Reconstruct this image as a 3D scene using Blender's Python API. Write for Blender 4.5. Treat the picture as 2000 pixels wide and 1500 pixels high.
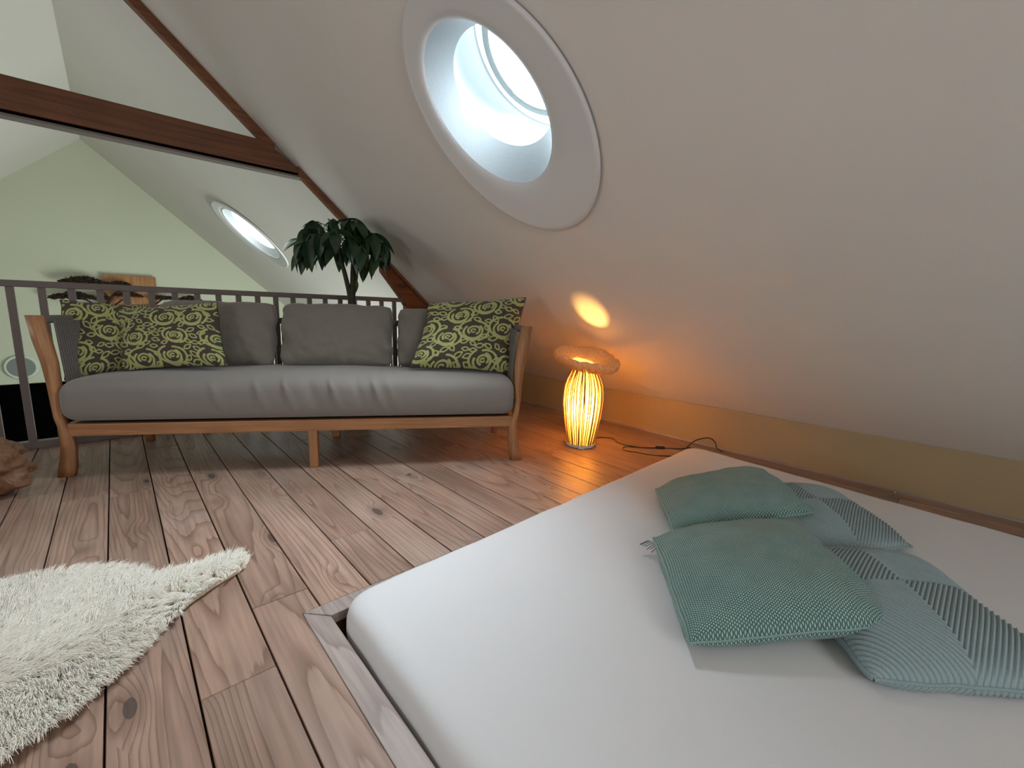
import bpy, bmesh, math, random
import numpy as np
from mathutils import Vector, Matrix, noise as mn

# ------------------------------------------------------------------ camera, world, lights, exposure
sc = bpy.context.scene
for o in list(bpy.data.objects):
    bpy.data.objects.remove(o)
C = sc.collection
cam = bpy.data.objects.new('camera', bpy.data.cameras.new('camera'))
C.objects.link(cam)
cam.data.sensor_width = 36
cam.data.lens = 15.328
cam.data.clip_start = .02
CR = [[0.7428354, -0.6688750, 0.0283163], [-0.0878599, -0.1393309, -0.9863405], [0.6636838, 0.7302008, -0.1622672]]
cam.matrix_world = Matrix(((CR[0][0], -CR[1][0], -CR[2][0], 0), (CR[0][1], -CR[1][1], -CR[2][1], 0),
                           (CR[0][2], -CR[1][2], -CR[2][2], .95), (0, 0, 0, 1)))
sc.camera = cam
w = bpy.data.worlds.new('sky'); sc.world = w; w.use_nodes = True
w.node_tree.nodes['Background'].inputs[0].default_value = (.80, .90, 1, 1)
w.node_tree.nodes['Background'].inputs[1].default_value = 1.0
vs = sc.view_settings
vs.view_transform = 'Standard'; vs.look = 'None'; vs.gamma = 1; vs.use_curve_mapping = False
vs.exposure = 0.55

def area(name, loc, target, sx, sy, power, col=(.86, .95, 1)):
    l = bpy.data.lights.new(name, 'AREA'); l.shape = 'RECTANGLE'; l.size = sx; l.size_y = sy
    l.energy = power; l.color = col
    o = bpy.data.objects.new(name, l); C.objects.link(o); o.location = loc
    o.rotation_euler = (Vector(target) - Vector(loc)).to_track_quat('-Z', 'Y').to_euler()
    return o
# daylight of the windows the photograph does not show (left roof slope, lower storey); the lamp behind the camera is added fill
area('roof_window_light_near', (-2.35, 1.3, 1.25), (1.6, 1.0, 0.2), 1.0, 1.2, 22, (.92, .96, 1))
area('roof_window_light_far', (-2.3, 5.0, 1.2), (1.4, 4.4, 1.0), .8, .8, 12, (.90, .97, 1))
area('stairwell_daylight', (3.7, 6.0, -1.1), (-2.6, 8.2, .9), 3.4, 2.0, 190, (.88, 1.0, .97))
area('rear_fill_light', (.2, -2.5, 1.5), (1.0, 3, .6), 1.3, 1.3, 24, (.95, .97, 1))  # added fill lamp, no window in this wall
sky1 = area('skylight_glow', (1.766, 1.83, 2.285), (.95, 1.72, .7),   .5, .5, 24, (.80, .91, 1)); sky1.data.spread = math.radians(125)
PANE = 3.4
BULB = 40.0

# ------------------------------------------------------------------ helpers
def link(o, parent=None):
    C.objects.link(o)
    if parent: o.parent = parent
    return o
def mesh_obj(name, V, F, mat=None, parent=None, smooth=False):
    me = bpy.data.meshes.new(name)
    me.from_pydata([tuple(v) for v in V], [], [tuple(f) for f in F])
    if mat: me.materials.append(mat)
    if smooth: me.polygons.foreach_set('use_smooth', [True] * len(me.polygons))
    me.update()
    return link(bpy.data.objects.new(name, me), parent)
def bm_obj(name, bm, mat=None, parent=None, smooth=False):
    bmesh.ops.recalc_face_normals(bm, faces=bm.faces)
    me = bpy.data.meshes.new(name); bm.to_mesh(me); bm.free()
    if mat: me.materials.append(mat)
    if smooth: me.polygons.foreach_set('use_smooth', [True] * len(me.polygons))
    return link(bpy.data.objects.new(name, me), parent)
def tag(o, label, cat, group=None):
    o['label'] = label; o['category'] = cat
    if group: o['group'] = group
    return o
def struct(o):
    o['kind'] = 'structure'; return o
def empty(name, loc=(0, 0, 0), rz=0):
    o = bpy.data.objects.new(name, None); o.empty_display_size = .1
    o.location = loc; o.rotation_euler = (0, 0, rz)
    return link(o)
def box(bm, x0, x1, y0, y1, z0, z1, bev=0, seg=2):
    r = bmesh.ops.create_cube(bm, size=1)
    for v in r['verts']:
        v.co = Vector(((x0 + x1) / 2 + v.co.x * (x1 - x0), (y0 + y1) / 2 + v.co.y * (y1 - y0), (z0 + z1) / 2 + v.co.z * (z1 - z0)))
    if bev:
        es = list({e for v in r['verts'] for e in v.link_edges})
        bmesh.ops.bevel(bm, geom=es, offset=bev, segments=seg, affect='EDGES', profile=.6)
def prism(bm, poly, z0, z1, bev=0):
    """vertical prism over an xy polygon (counter-clockwise)"""
    a = [bm.verts.new((x, y, z0)) for x, y in poly]; b = [bm.verts.new((x, y, z1)) for x, y in poly]
    n = len(poly); fs = [bm.faces.new(a[::-1]), bm.faces.new(b)]
    for i in range(n): fs.append(bm.faces.new((a[i], a[(i + 1) % n], b[(i + 1) % n], b[i])))
    if bev:
        bmesh.ops.bevel(bm, geom=[e for e in fs[1].edges], offset=bev, segments=1, affect='EDGES')
def tube(pts, r, n=8, cap=True):
    """V,F of a tube through pts with radius r (number or list)"""
    pts = [Vector(p) for p in pts]; m = len(pts)
    rs = r if isinstance(r, (list, tuple)) else [r] * m
    V, F = [], []; up = None
    for i, p in enumerate(pts):
        t = (pts[min(i + 1, m - 1)] - pts[max(i - 1, 0)]).normalized()
        if up is None:
            up = t.orthogonal().normalized()
        up = (up - t * up.dot(t)).normalized(); s = t.cross(up)
        for k in range(n):
            a = 2 * math.pi * k / n
            V.append(p + (up * math.cos(a) + s * math.sin(a)) * rs[i])
    for i in range(m - 1):
        for k in range(n):
            k2 = (k + 1) % n
            F.append((i * n + k, i * n + k2, (i + 1) * n + k2, (i + 1) * n + k))
    if cap: F.append(tuple(range(n))[::-1]); F.append(tuple((m - 1) * n + k for k in range(n)))
    return V, F
def smooth_path(P, k=6):
    P = [Vector(p) for p in P]; out = []
    for i in range(len(P) - 1):
        a = P[max(i - 1, 0)]; b = P[i]; c = P[i + 1]; d = P[min(i + 2, len(P) - 1)]
        for j in range(k):
            t = j / k
            out.append(.5 * ((2 * b) + (c - a) * t + (2 * a - 5 * b + 4 * c - d) * t * t + (3 * b - a - 3 * c + d) * t ** 3))
    out.append(P[-1]); return out
def joined(name, parts, mat, parent=None, smooth=True):
    V, F = [], []
    for v, f in parts:
        o = len(V); V += list(v); F += [tuple(i + o for i in q) for q in f]
    return mesh_obj(name, V, F, mat, parent, smooth)

# ------------------------------------------------------------------ materials
class NT:
    def __init__(s, name, rough=.6, spec=.5):
        s.m = bpy.data.materials.new(name); s.m.use_nodes = True
        s.t = s.m.node_tree; s.b = s.t.nodes['Principled BSDF']
        s.b.inputs['Roughness'].default_value = rough
        s.b.inputs['Specular IOR Level'].default_value = spec
    def n(s, typ, **k):
        nd = s.t.nodes.new('ShaderNode' + typ)
        for a, v in k.items():
            if a in nd.inputs: s.put(nd.inputs[a], v)
            else: setattr(nd, a, v)
        return nd
    def put(s, sock, v):
        if isinstance(v, bpy.types.NodeSocket): s.t.links.new(v, sock)
        else: sock.default_value = v
    def math(s, op, a, b=0, c=0):
        nd = s.t.nodes.new('ShaderNodeMath'); nd.operation = op
        s.put(nd.inputs[0], a); s.put(nd.inputs[1], b); s.put(nd.inputs[2], c)
        return nd.outputs[0]
    def ramp(s, f, stops):
        nd = s.t.nodes.new('ShaderNodeValToRGB'); s.put(nd.inputs[0], f)
        e = nd.color_ramp.elements
        while len(e) < len(stops): e.new(.5)
        for x, (p, c) in zip(e, stops):
            x.position = p; x.color = (c, c, c, 1) if isinstance(c, (int, float)) else (*c, 1)
        return nd.outputs[0]
    def mix(s, f, a, b, blend='MIX'):
        nd = s.t.nodes.new('ShaderNodeMix'); nd.data_type = 'RGBA'; nd.blend_type = blend
        s.put(nd.inputs[0], f)
        for i, v in ((6, a), (7, b)):
            s.put(nd.inputs[i], v if isinstance(v, bpy.types.NodeSocket) else (*v, 1))
        return nd.outputs[2]
    def coord(s, kind='Object', scale=(1, 1, 1), offset=None):
        v = s.t.nodes.new('ShaderNodeTexCoord').outputs[kind]
        mp = s.t.nodes.new('ShaderNodeMapping'); s.t.links.new(v, mp.inputs[0]); mp.inputs['Scale'].default_value = scale
        if offset is not None:
            add = s.t.nodes.new('ShaderNodeVectorMath'); add.operation = 'ADD'
            s.t.links.new(mp.outputs[0], add.inputs[0]); s.t.links.new(offset, add.inputs[1]); return add.outputs[0]
        return mp.outputs[0]
    def color(s, v):
        s.put(s.b.inputs['Base Color'], v if isinstance(v, bpy.types.NodeSocket) else (*v, 1)); return s
    def bump(s, h, strength=.3, dist=.01):
        nd = s.t.nodes.new('ShaderNodeBump'); nd.inputs['Strength'].default_value = strength
        nd.inputs['Distance'].default_value = dist; s.put(nd.inputs['Height'], h)
        s.t.links.new(nd.outputs[0], s.b.inputs['Normal']); return s

def plaster(name, c, rough=.85):
    n = NT(name, rough, .3); v = n.coord()
    a = n.n('TexNoise', Vector=v, Scale=1.3, Detail=3).outputs[0]
    b = n.n('TexNoise', Vector=v, Scale=60, Detail=4).outputs[0]
    n.color(n.mix(a, tuple(x * .95 for x in c), tuple(min(1, x * 1.04) for x in c)))
    return n.bump(b, .12, .004).m
M_ceil = plaster('ceiling_paint', (.72, .675, .62))
M_gable = plaster('gable_paint', (.62, .63, .50))
M_skirt = plaster('skirting_paint', (.37, .285, .165), .5)
M_rim = plaster('window_rim_white', (.70, .69, .68), .45)
M_tun = plaster('window_tunnel_dimmed', (.30, .33, .34), .6)  # white tunnel painted grey to hold down the glare inside it
M_tun2 = plaster('window_tunnel_lit', (.82, .86, .88), .6)  # lighter copy of the tunnel paint, makes the far window look brighter

def wood(name, light, mid, dark, axis=1, rough=.5, rings=26, knots=True, scale=1.0, white=0, spec=.4):
    """sawn timber: stretched noise contours make cathedral grain; knots push the contours apart"""
    n = NT(name, rough, spec)
    info = n.t.nodes.new('ShaderNodeObjectInfo')
    off = n.n('VectorMath', operation='SCALE')
    cmb = n.n('CombineXYZ', X=n.math('MULTIPLY', info.outputs['Random'], 37.0), Y=n.math('MULTIPLY', info.outputs['Random'], 91.0), Z=n.math('MULTIPLY', info.outputs['Random'], 13.0))
    st = [4.2 * scale] * 3; st[axis] = .21 * scale
    v = n.coord('Object', tuple(st), cmb.outputs[0])
    base = n.n('TexNoise', Vector=v, Scale=1.0, Detail=1.2, Roughness=.35).outputs[0]
    kst = [6.2 * scale] * 3; kst[axis] = 2.3 * scale
    kv = n.coord('Object', tuple(kst), cmb.outputs[0])
    vor = n.n('TexVoronoi', Vector=kv, Scale=1.0, Randomness=1.0)
    d = vor.outputs['Distance']
    sel = n.math('GREATER_THAN', n.n('SeparateColor', Color=vor.outputs['Color']).outputs[0], .30)
    kn = n.math('MULTIPLY', n.math('SUBTRACT', 1, n.math('SMOOTH_MIN', n.math('DIVIDE', d, .33), 1, .3)), sel) if knots else 0.0
    fine = n.n('TexNoise', Vector=n.coord('Object', tuple([60 * scale if i != axis else 3 * scale for i in range(3)]), cmb.outputs[0]), Scale=1, Detail=3).outputs[0]
    f = n.math('ADD', base, n.math('MULTIPLY', kn, .075))
    f = n.math('ADD', f, n.math('MULTIPLY', fine, .012))
    saw = n.math('FRACT', n.math('MULTIPLY', f, rings))
    grain = n.ramp(saw, [(0, 1), (.6, .92), (.84, .4), (.93, .0), (1, 1)])
    blotch = n.n('TexNoise', Vector=n.coord('Object', (2.5, 1.1, 2.5), cmb.outputs[0]), Scale=1.6, Detail=3).outputs[0]
    col = n.mix(grain, mid, light)
    col = n.mix(n.math('MULTIPLY', n.ramp(blotch, [(.35, 0), (.7, 1)]), .45), col, tuple(x * .72 for x in mid))
    col = n.mix(n.math('MULTIPLY', n.ramp(fine, [(.35, 1), (.6, 0)]), .30), col, dark)
    if white:
        pale = n.n('TexNoise', Vector=n.coord('Object', (1.3, .8, 1), cmb.outputs[0]), Scale=2.2, Detail=4).outputs[0]
        col = n.mix(n.math('MULTIPLY', n.ramp(pale, [(.45, 0), (.75, 1)]), white), col, (.52, .46, .43))
    tint = n.math('ADD', .90, n.math('MULTIPLY', info.outputs['Random'], .2))
    tc = n.n('CombineXYZ', X=tint, Y=tint, Z=tint).outputs[0]
    col = n.mix(1.0, col, tc, 'MULTIPLY')
    if knots:
        core = n.math('MULTIPLY', n.math('LESS_THAN', n.math('ADD', d, n.math('MULTIPLY', fine, .04)), .125), sel)
        halo = n.math('MULTIPLY', n.ramp(d, [(.1, 1), (.26, 0)]), sel)
        col = n.mix(n.math('MULTIPLY', halo, .45), col, tuple(x * .5 for x in mid))
        col = n.mix(n.math('MULTIPLY', core, .75), col, dark)
    n.color(col)
    return n.bump(n.math('ADD', n.math('MULTIPLY', saw, -.4), fine), .12, .002).m
M_plank = wood('soaped_pine', (.42, .275, .205), (.24, .135, .09), (.065, .048, .046), 1, .40, 38, True, 1.0, .2)
M_frame = wood('grey_pine', (.44, .36, .32), (.28, .21, .185), (.12, .09, .08), 1, .5, 18, False, 1.4, .5)
M_teak = wood('teak', (.50, .25, .115), (.40, .18, .075), (.20, .08, .03), 0, .42, 22, False, 1.3)
M_teakz = wood('teak_upright', (.50, .25, .115), (.40, .18, .075), (.20, .08, .03), 2, .42, 22, False, 1.3)
M_beam = wood('dark_beam', (.22, .082, .033), (.15, .052, .022), (.05, .018, .009), 0, .5, 16, True, .8)
M_root = wood('root_wood', (.33, .17, .09), (.20, .09, .045), (.07, .035, .02), 2, .5, 20, True, 2.2)
M_board = wood('orange_board', (.48, .23, .085), (.34, .14, .045), (.15, .06, .02), 2, .45, 12, False, 1.2)

def plain(name, c, rough=.6, spec=.4, noise=0, nscale=30, bump=0, metal=0):
    n = NT(name, rough, spec); n.b.inputs['Metallic'].default_value = metal
    a = n.n('TexNoise', Vector=n.coord(), Scale=nscale, Detail=4).outputs[0]
    n.color(n.mix(a, tuple(x * (1 - noise) for x in c), tuple(x * (1 + noise) for x in c)) if noise else c)
    if bump: n.bump(a, bump, .003)
    return n.m
M_rail = plain('taupe_paint', (.185, .15, .135), .5, .4, .08)
M_rope = plain('rope_grey', (.17, .155, .142), .85, .2, .25, 90, .4)
M_black = plain('matte_black', (.0015, .0015, .0015), .95, 0)  # near-black: darkness of the lower room painted in; also in the beam groove
M_cable = plain('black_rubber', (.012, .010, .010), .45)
M_dark = plain('dark_brown_wood', (.10, .045, .02), .8, .2, .2)  # plain dark brown for the recess lining and hidden timber
M_wire = plain('brown_twig', (.045, .026, .018), .8, .2, .4, 60)
M_grey = plain('grey_disc', (.23, .25, .24), .6)
M_rimp = plain('pale_rim', (.66, .70, .62), .6)

def fabric(name, c, rough=.95, weave=700, contrast=.18, soft=8):
    n = NT(name, rough, .15); n.b.inputs['Sheen Weight'].default_value = .25
    v = n.coord()
    a = n.n('TexNoise', Vector=v, Scale=soft, Detail=5).outputs[0]
    b = n.n('TexNoise', Vector=n.coord('Object', (1, 1, 5)), Scale=weave * .35, Detail=2).outputs[0]
    col = n.mix(b, tuple(x * (1 - contrast) for x in c), tuple(x * (1 + contrast) for x in c))
    col = n.mix(n.math('MULTIPLY', a, .25), col, tuple(x * .82 for x in c))
    n.color(col)
    return n.bump(n.math('ADD', n.math('MULTIPLY', b, .15), a), .3, .01).m
M_seat = fabric('seat_linen', (.245, .222, .20))
M_back = fabric('back_linen', (.215, .195, .165))
def sheet_mat():
    n = NT('bed_sheet', .9, .2); n.b.inputs['Sheen Weight'].default_value = .2
    v = n.coord()
    a = n.n('TexNoise', Vector=v, Scale=2.0, Detail=3, Distortion=.6).outputs[0]
    b = n.n('TexNoise', Vector=v, Scale=450, Detail=2).outputs[0]
    n.color(n.mix(a, (.65, .645, .645), (.71, .705, .705)))
    return n.bump(n.math('ADD', a, n.math('MULTIPLY', b, .02)), .35, .03).m
M_sheet = sheet_mat()
def weave_mat():
    n = NT('teal_weave', .95, .1); n.b.inputs['Sheen Weight'].default_value = .2
    uv = n.t.nodes.new('ShaderNodeTexCoord').outputs['UV']
    s = n.n('SeparateXYZ', Vector=uv)
    jit = n.n('TexNoise', Vector=uv, Scale=45, Detail=3).outputs[0]
    U = n.math('MULTIPLY', s.outputs[0], 92.0); V = n.math('MULTIPLY', s.outputs[1], 164.0)
    row = n.math('MULTIPLY', n.math('FLOOR', U), .5)
    col_edge = n.math('ABSOLUTE', n.math('SUBTRACT', n.math('FRACT', U), .5))
    dash = n.math('ABSOLUTE', n.math('SUBTRACT', n.math('FRACT', n.math('ADD', n.math('MULTIPLY', V, .5), n.math('ADD', row, n.math('MULTIPLY', jit, .7)))), .5))
    d = n.math('ADD', n.math('MULTIPLY', col_edge, 1.0), n.math('MULTIPLY', dash, 1.25))
    lightmask = n.ramp(d, [(.40, 1), (.68, 0)])
    tone = n.n('TexNoise', Vector=uv, Scale=7, Detail=5).outputs[0]
    lt = n.mix(tone, (.30, .46, .41), (.46, .62, .56))
    dk = n.mix(tone, (.04, .10, .10), (.08, .165, .155))
    n.color(n.mix(lightmask, dk, lt))
    return n.bump(lightmask, .7, .003).m
M_weave = weave_mat()
M_weave_edge = plain('teal_piping', (.25, .38, .345), .95, .1, .3, 200)
def rib_mat():
    n = NT('ribbed_velvet', 1.0, .1); n.b.inputs['Sheen Weight'].default_value = .25
    a = n.t.nodes.new('ShaderNodeVertexColor'); a.layer_name = 'print'
    f = n.n('SeparateColor', Color=a.outputs[0]).outputs[0]
    b = n.n('TexNoise', Vector=n.coord(), Scale=180, Detail=3).outputs[0]
    g = n.mix(b, (.25, .335, .345), (.35, .44, .445))
    n.color(n.mix(n.math('MULTIPLY', f, .62), g, (.10, .15, .165)))  # groove shade painted into the colour so the ribs show
    return n.bump(b, .4, .003).m
M_rib = rib_mat()
M_rib_edge = plain('velvet_piping', (.27, .355, .36), 1.0, .1, .2, 200)
def floral_mat():
    n = NT('rose_velvet', .95, .15); n.b.inputs['Sheen Weight'].default_value = .15
    a = n.t.nodes.new('ShaderNodeVertexColor'); a.layer_name = 'print'
    v = n.coord()
    b = n.n('TexNoise', Vector=v, Scale=160, Detail=3).outputs[0]
    g = n.mix(b, (.34, .37, .125), (.50, .54, .22)); k = n.mix(b, (.060, .045, .036), (.095, .073, .060))
    f = n.n('SeparateColor', Color=a.outputs[0]).outputs[0]
    n.color(n.mix(n.ramp(f, [(.35, 0), (.65, 1)]), k, g))
    return n.bump(n.math('ADD', f, n.math('MULTIPLY', b, .3)), .5, .003).m
M_floral = floral_mat()
def leaf_mat(name, c1, c2):
    n = NT(name, .38, .5); v = n.coord('Object')
    s = n.n('SeparateXYZ', Vector=v)
    vein = n.math('ABSOLUTE', n.math('SUBTRACT', n.math('FRACT', n.math('ADD', n.math('MULTIPLY', s.outputs[1], 70), n.math('MULTIPLY', n.math('ABSOLUTE', s.outputs[0]), -60))), .5))
    n.color(n.mix(n.ramp(vein, [(.0, 1), (.12, 0)]), c1, c2))
    n.b.inputs['Transmission Weight'].default_value = 0
    return n.bump(vein, .3, .002).m
M_leaf = leaf_mat('leaf_green', (.020, .052, .018), (.035, .085, .030))
M_leafy = leaf_mat('leaf_light_green', (.075, .12, .02), (.11, .17, .035))
M_stem = plain('stem_brown', (.045, .04, .025), .7, .3, .3)
M_twig = plain('petiole_green', (.03, .06, .02), .6, .3, .2)
M_soil = plain('soil', (.03, .02, .015), .95, .1, .4, 80, .6)
M_pot = plain('pot_glaze', (.16, .15, .14), .5, .4, .1)
def emis(name, c, s):
    m = bpy.data.materials.new(name); m.use_nodes = True; t = m.node_tree; t.nodes.clear()
    e = t.nodes.new('ShaderNodeEmission'); e.inputs[0].default_value = (*c, 1); e.inputs[1].default_value = s
    o = t.nodes.new('ShaderNodeOutputMaterial'); t.links.new(e.outputs[0], o.inputs[0]); return m
M_pane = emis('daylit_pane', (.80, .93, 1.0), PANE)
M_bulb = emis('bulb_glow', (1.0, .62, .22), 18)
def glow_paper():
    m = bpy.data.materials.new('shade_paper'); m.use_nodes = True; t = m.node_tree; t.nodes.clear()
    a = t.nodes.new('ShaderNodeBsdfTranslucent'); a.inputs[0].default_value = (.68, .46, .14, 1)
    b = t.nodes.new('ShaderNodeBsdfDiffuse'); b.inputs[0].default_value = (.85, .70, .42, 1)
    x = t.nodes.new('ShaderNodeMixShader'); x.inputs[0].default_value = .22
    o = t.nodes.new('ShaderNodeOutputMaterial')
    t.links.new(a.outputs[0], x.inputs[1]); t.links.new(b.outputs[0], x.inputs[2]); t.links.new(x.outputs[0], o.inputs[0]); return m
M_paper = glow_paper()
def cap_mat():
    m = bpy.data.materials.new('raffia_cap'); m.use_nodes = True; t = m.node_tree; t.nodes.clear()
    nz = t.nodes.new('ShaderNodeTexNoise'); nz.inputs['Scale'].default_value = 90; nz.inputs['Detail'].default_value = 4
    tc = t.nodes.new('ShaderNodeTexCoord'); t.links.new(tc.outputs['Object'], nz.inputs['Vector'])
    rp_ = t.nodes.new('ShaderNodeValToRGB'); t.links.new(nz.outputs[0], rp_.inputs[0])
    rp_.color_ramp.elements[0].position = .35; rp_.color_ramp.elements[0].color = (.74, .54, .30, 1)
    rp_.color_ramp.elements[1].position = .65; rp_.color_ramp.elements[1].color = (.92, .74, .48, 1)
    a = t.nodes.new('ShaderNodeBsdfTranslucent'); b = t.nodes.new('ShaderNodeBsdfDiffuse')
    t.links.new(rp_.outputs[0], a.inputs[0]); t.links.new(rp_.outputs[0], b.inputs[0])
    x = t.nodes.new('ShaderNodeMixShader'); x.inputs[0].default_value = .52
    o = t.nodes.new('ShaderNodeOutputMaterial')
    t.links.new(a.outputs[0], x.inputs[1]); t.links.new(b.outputs[0], x.inputs[2]); t.links.new(x.outputs[0], o.inputs[0]); return m
M_cap = cap_mat()
M_ribw = plain('cane_rib', (.46, .28, .10), .7, .3, .15, 60)
M_white = plain('white_label', (.7, .68, .62), .6)
def wool_mat():
    n = NT('wool', .9, .2)
    h = n.t.nodes.new('ShaderNodeHairInfo')
    rnd = h.outputs['Random'] if 'Random' in h.outputs else .5
    c = n.mix(rnd, (.84, .79, .67), (.95, .92, .85))
    c = n.mix(n.ramp(h.outputs['Intercept'], [(0, 0), (.6, 1)]), (.82, .75, .60), c)
    n.color(c); n.b.inputs['Sheen Weight'].default_value = .3
    n.b.inputs['Subsurface Weight'].default_value = 0
    return n.m
M_wool = wool_mat()
M_skin = plain('hide', (.62, .52, .36), .9, .2, .1)

# ------------------------------------------------------------------ setting: roof, walls
S = .88; SL = math.hypot(1, S); XE, ZE, XR, ZR = 3.24, .296, -.15, .296 + .88 * 3.39
def slope_pt(u, v, w=0):
    """right roof slope: u along +Y, v up the slope from the skirting top, w into the room"""
    return Vector((XE, 0, ZE)) + Vector((0, u, 0)) + Vector((-1, 0, S)) / SL * v + Vector((-S, 0, -1)) / SL * w
VR = 3.39 * SL
def slope_with_hole(name, u0, u1, v0, v1, cu, cv, au, av):
    N = 96; V, F = [], []
    ang = sorted([2 * math.pi * k / N for k in range(N)] + [math.atan2(b - cv, a - cu) % (2 * math.pi) for a in (u0, u1) for b in (v0, v1)])
    for t in ang:
        c, s = math.cos(t), math.sin(t)
        r = 1 / math.sqrt((c / au) ** 2 + (s / av) ** 2)
        V.append(slope_pt(cu + c * r, cv + s * r))
        k = min([((u1 if c > 0 else u0) - cu) / c if abs(c) > 1e-9 else 1e9, ((v1 if s > 0 else v0) - cv) / s if abs(s) > 1e-9 else 1e9])
        V.append(slope_pt(cu + c * k, cv + s * k))
    n = len(ang)
    for i in range(n):
        j = (i + 1) % n; F.append((2 * i, 2 * i + 1, 2 * j + 1, 2 * j))
    return struct(mesh_obj(name, V, F, M_ceil))
YR, YG, YB = 4.05, 9.4, -2.8
W1 = (1.79, 2.41); W2 = (6.83, 2.38)
slope_with_hole('ceiling', YB, YR, 0, VR, W1[0], W1[1], .36, .42)
slope_with_hole('ceiling', YR, YG, -.7, VR, W2[0], W2[1], .40, .41)
XL = XR - 3.39
struct(mesh_obj('ceiling', [(XR, YB, ZR), (XR, YG, ZR), (XL, YG, ZE), (XL, YB, ZE)], [(0, 1, 2, 3)], M_ceil))
struct(mesh_obj('wall_left', [(XL, YB, ZE), (XL, YG, ZE), (XL, YG, -2.7), (XL, YB, -2.7)], [(0, 1, 2, 3)], M_gable))
pl = slope_pt(0, -.7)
struct(mesh_obj('wall_right', [(pl.x, YR, pl.z), (pl.x, YG, pl.z), (pl.x, YG, -2.7), (pl.x, YR, -2.7)], [(0, 1, 2, 3)], M_ceil))
struct(mesh_obj('wall_far', [(XL, YG, -.28), (pl.x, YG, -.28), (pl.x, YG, pl.z), (XR, YG, ZR), (XL, YG, ZE)], [(0, 1, 2, 3, 4)], M_gable))
struct(mesh_obj('wall_near', [(XL, YB, -.2), (XE, YB, -.2), (XE, YB, ZE), (XR, YB, ZR), (XL, YB, ZE)], [(0, 1, 2, 3, 4)], M_gable))
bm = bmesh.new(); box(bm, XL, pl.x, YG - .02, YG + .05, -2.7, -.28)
struct(bm_obj('painted_dark_1', bm, M_black))['label'] = 'matte-black sheet painting in the darkness of the lower room'  # shade of the lower room painted as a black sheet
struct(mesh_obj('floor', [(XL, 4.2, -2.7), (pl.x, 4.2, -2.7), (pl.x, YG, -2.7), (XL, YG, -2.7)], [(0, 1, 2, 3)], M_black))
struct(mesh_obj('wall_stair', [(XL, 4.11, -2.7), (pl.x, 4.11, -2.7), (pl.x, 4.11, -.04), (XL, 4.11, -.04)], [(0, 1, 2, 3)], M_gable))
# skirting on the eave side
bm = bmesh.new(); box(bm, XE - .012, XE + .02, YB, YR - .02, 0, ZE + .004, .002, 1)
struct(bm_obj('baseboard_right', bm, M_skirt))
bm = bmesh.new(); box(bm, XE - .018, XE - .010, YB, YR - .02, .0, .012)
struct(bm_obj('baseboard_strip', bm, M_frame))

# ------------------------------------------------------------------ floor planks
floor = empty('floor'); struct(floor)
PW, G = .1696, .0050
x0 = -.098 - 20 * PW
PX0, PX1, PY1, FWD = .355, 2.955, 1.338, .068
joints = {18: [3.03], 19: [2.86], 20: [2.80], 21: [1.17, 3.6], 22: [1.46, 3.3], 24: [1.72], 25: [2.75], 26: [3.25], 27: [2.2], 28: [3.1], 30: [2.5]}
rnd = random.Random(3)
pts_cache = []
k = 0
while True:
    a = x0 + k * PW; b = a + PW
    if a > XE - .012: break
    b = min(b, XE - .012)
    a2, b2 = a + G / 2, b - G / 2
    ys = [YB] + sorted(joints.get(k, [rnd.uniform(.2, 3.6)])) + [4.10]
    for j in range(len(ys) - 1):
        ya, yb = ys[j] + .0008, ys[j + 1] - .0008
        polys = []
        if b2 > PX0 and a2 < PX1 and ya < PY1:
            if yb > PY1: polys.append([(a2, PY1 + .002), (b2, PY1 + .002), (b2, yb), (a2, yb)])
            if a2 < PX0: polys = [[(a2, ya), (PX0 - .002, ya), (PX0 - .002, PY1 + .002), (b2, PY1 + .002), (b2, yb), (a2, yb)]] if yb > PY1 else [[(a2, ya), (PX0 - .002, ya), (PX0 - .002, yb), (a2, yb)]]
            if b2 > PX1 and b2 - PX1 > .01: polys.append([(PX1 + .002, ya), (b2, ya), (b2, min(yb, PY1)), (PX1 + .002, min(yb, PY1))])
        else: polys.append([(a2, ya), (b2, ya), (b2, yb), (a2, yb)])
        for P in polys:
            cx = sum(p[0] for p in P) / len(P); cy = sum(p[1] for p in P) / len(P)
            dz = rnd.uniform(-.0006, .0006)
            bm = bmesh.new(); prism(bm, [(x - cx, y - cy) for x, y in P], -.028, dz, .0016)
            o = bm_obj('plank', bm, M_plank, floor); o.location = (cx, cy, 0)
    k += 1
bm = bmesh.new()
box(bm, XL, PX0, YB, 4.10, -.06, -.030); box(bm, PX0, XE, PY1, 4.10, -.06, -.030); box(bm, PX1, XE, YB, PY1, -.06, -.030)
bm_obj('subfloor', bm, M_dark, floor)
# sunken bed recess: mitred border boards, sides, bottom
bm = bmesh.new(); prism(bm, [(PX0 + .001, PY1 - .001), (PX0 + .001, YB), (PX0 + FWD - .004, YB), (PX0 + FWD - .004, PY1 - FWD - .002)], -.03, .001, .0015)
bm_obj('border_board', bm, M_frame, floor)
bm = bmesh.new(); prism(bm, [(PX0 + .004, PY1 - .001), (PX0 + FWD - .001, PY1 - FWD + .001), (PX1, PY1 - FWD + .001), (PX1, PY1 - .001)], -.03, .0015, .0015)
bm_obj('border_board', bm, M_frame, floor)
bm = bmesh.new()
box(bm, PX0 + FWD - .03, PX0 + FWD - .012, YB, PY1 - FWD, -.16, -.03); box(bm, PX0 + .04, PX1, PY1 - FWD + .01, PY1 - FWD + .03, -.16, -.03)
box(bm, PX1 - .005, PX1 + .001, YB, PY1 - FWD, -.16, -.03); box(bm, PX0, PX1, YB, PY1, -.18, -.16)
bm_obj('recess_lining', bm, M_dark, floor)

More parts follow.
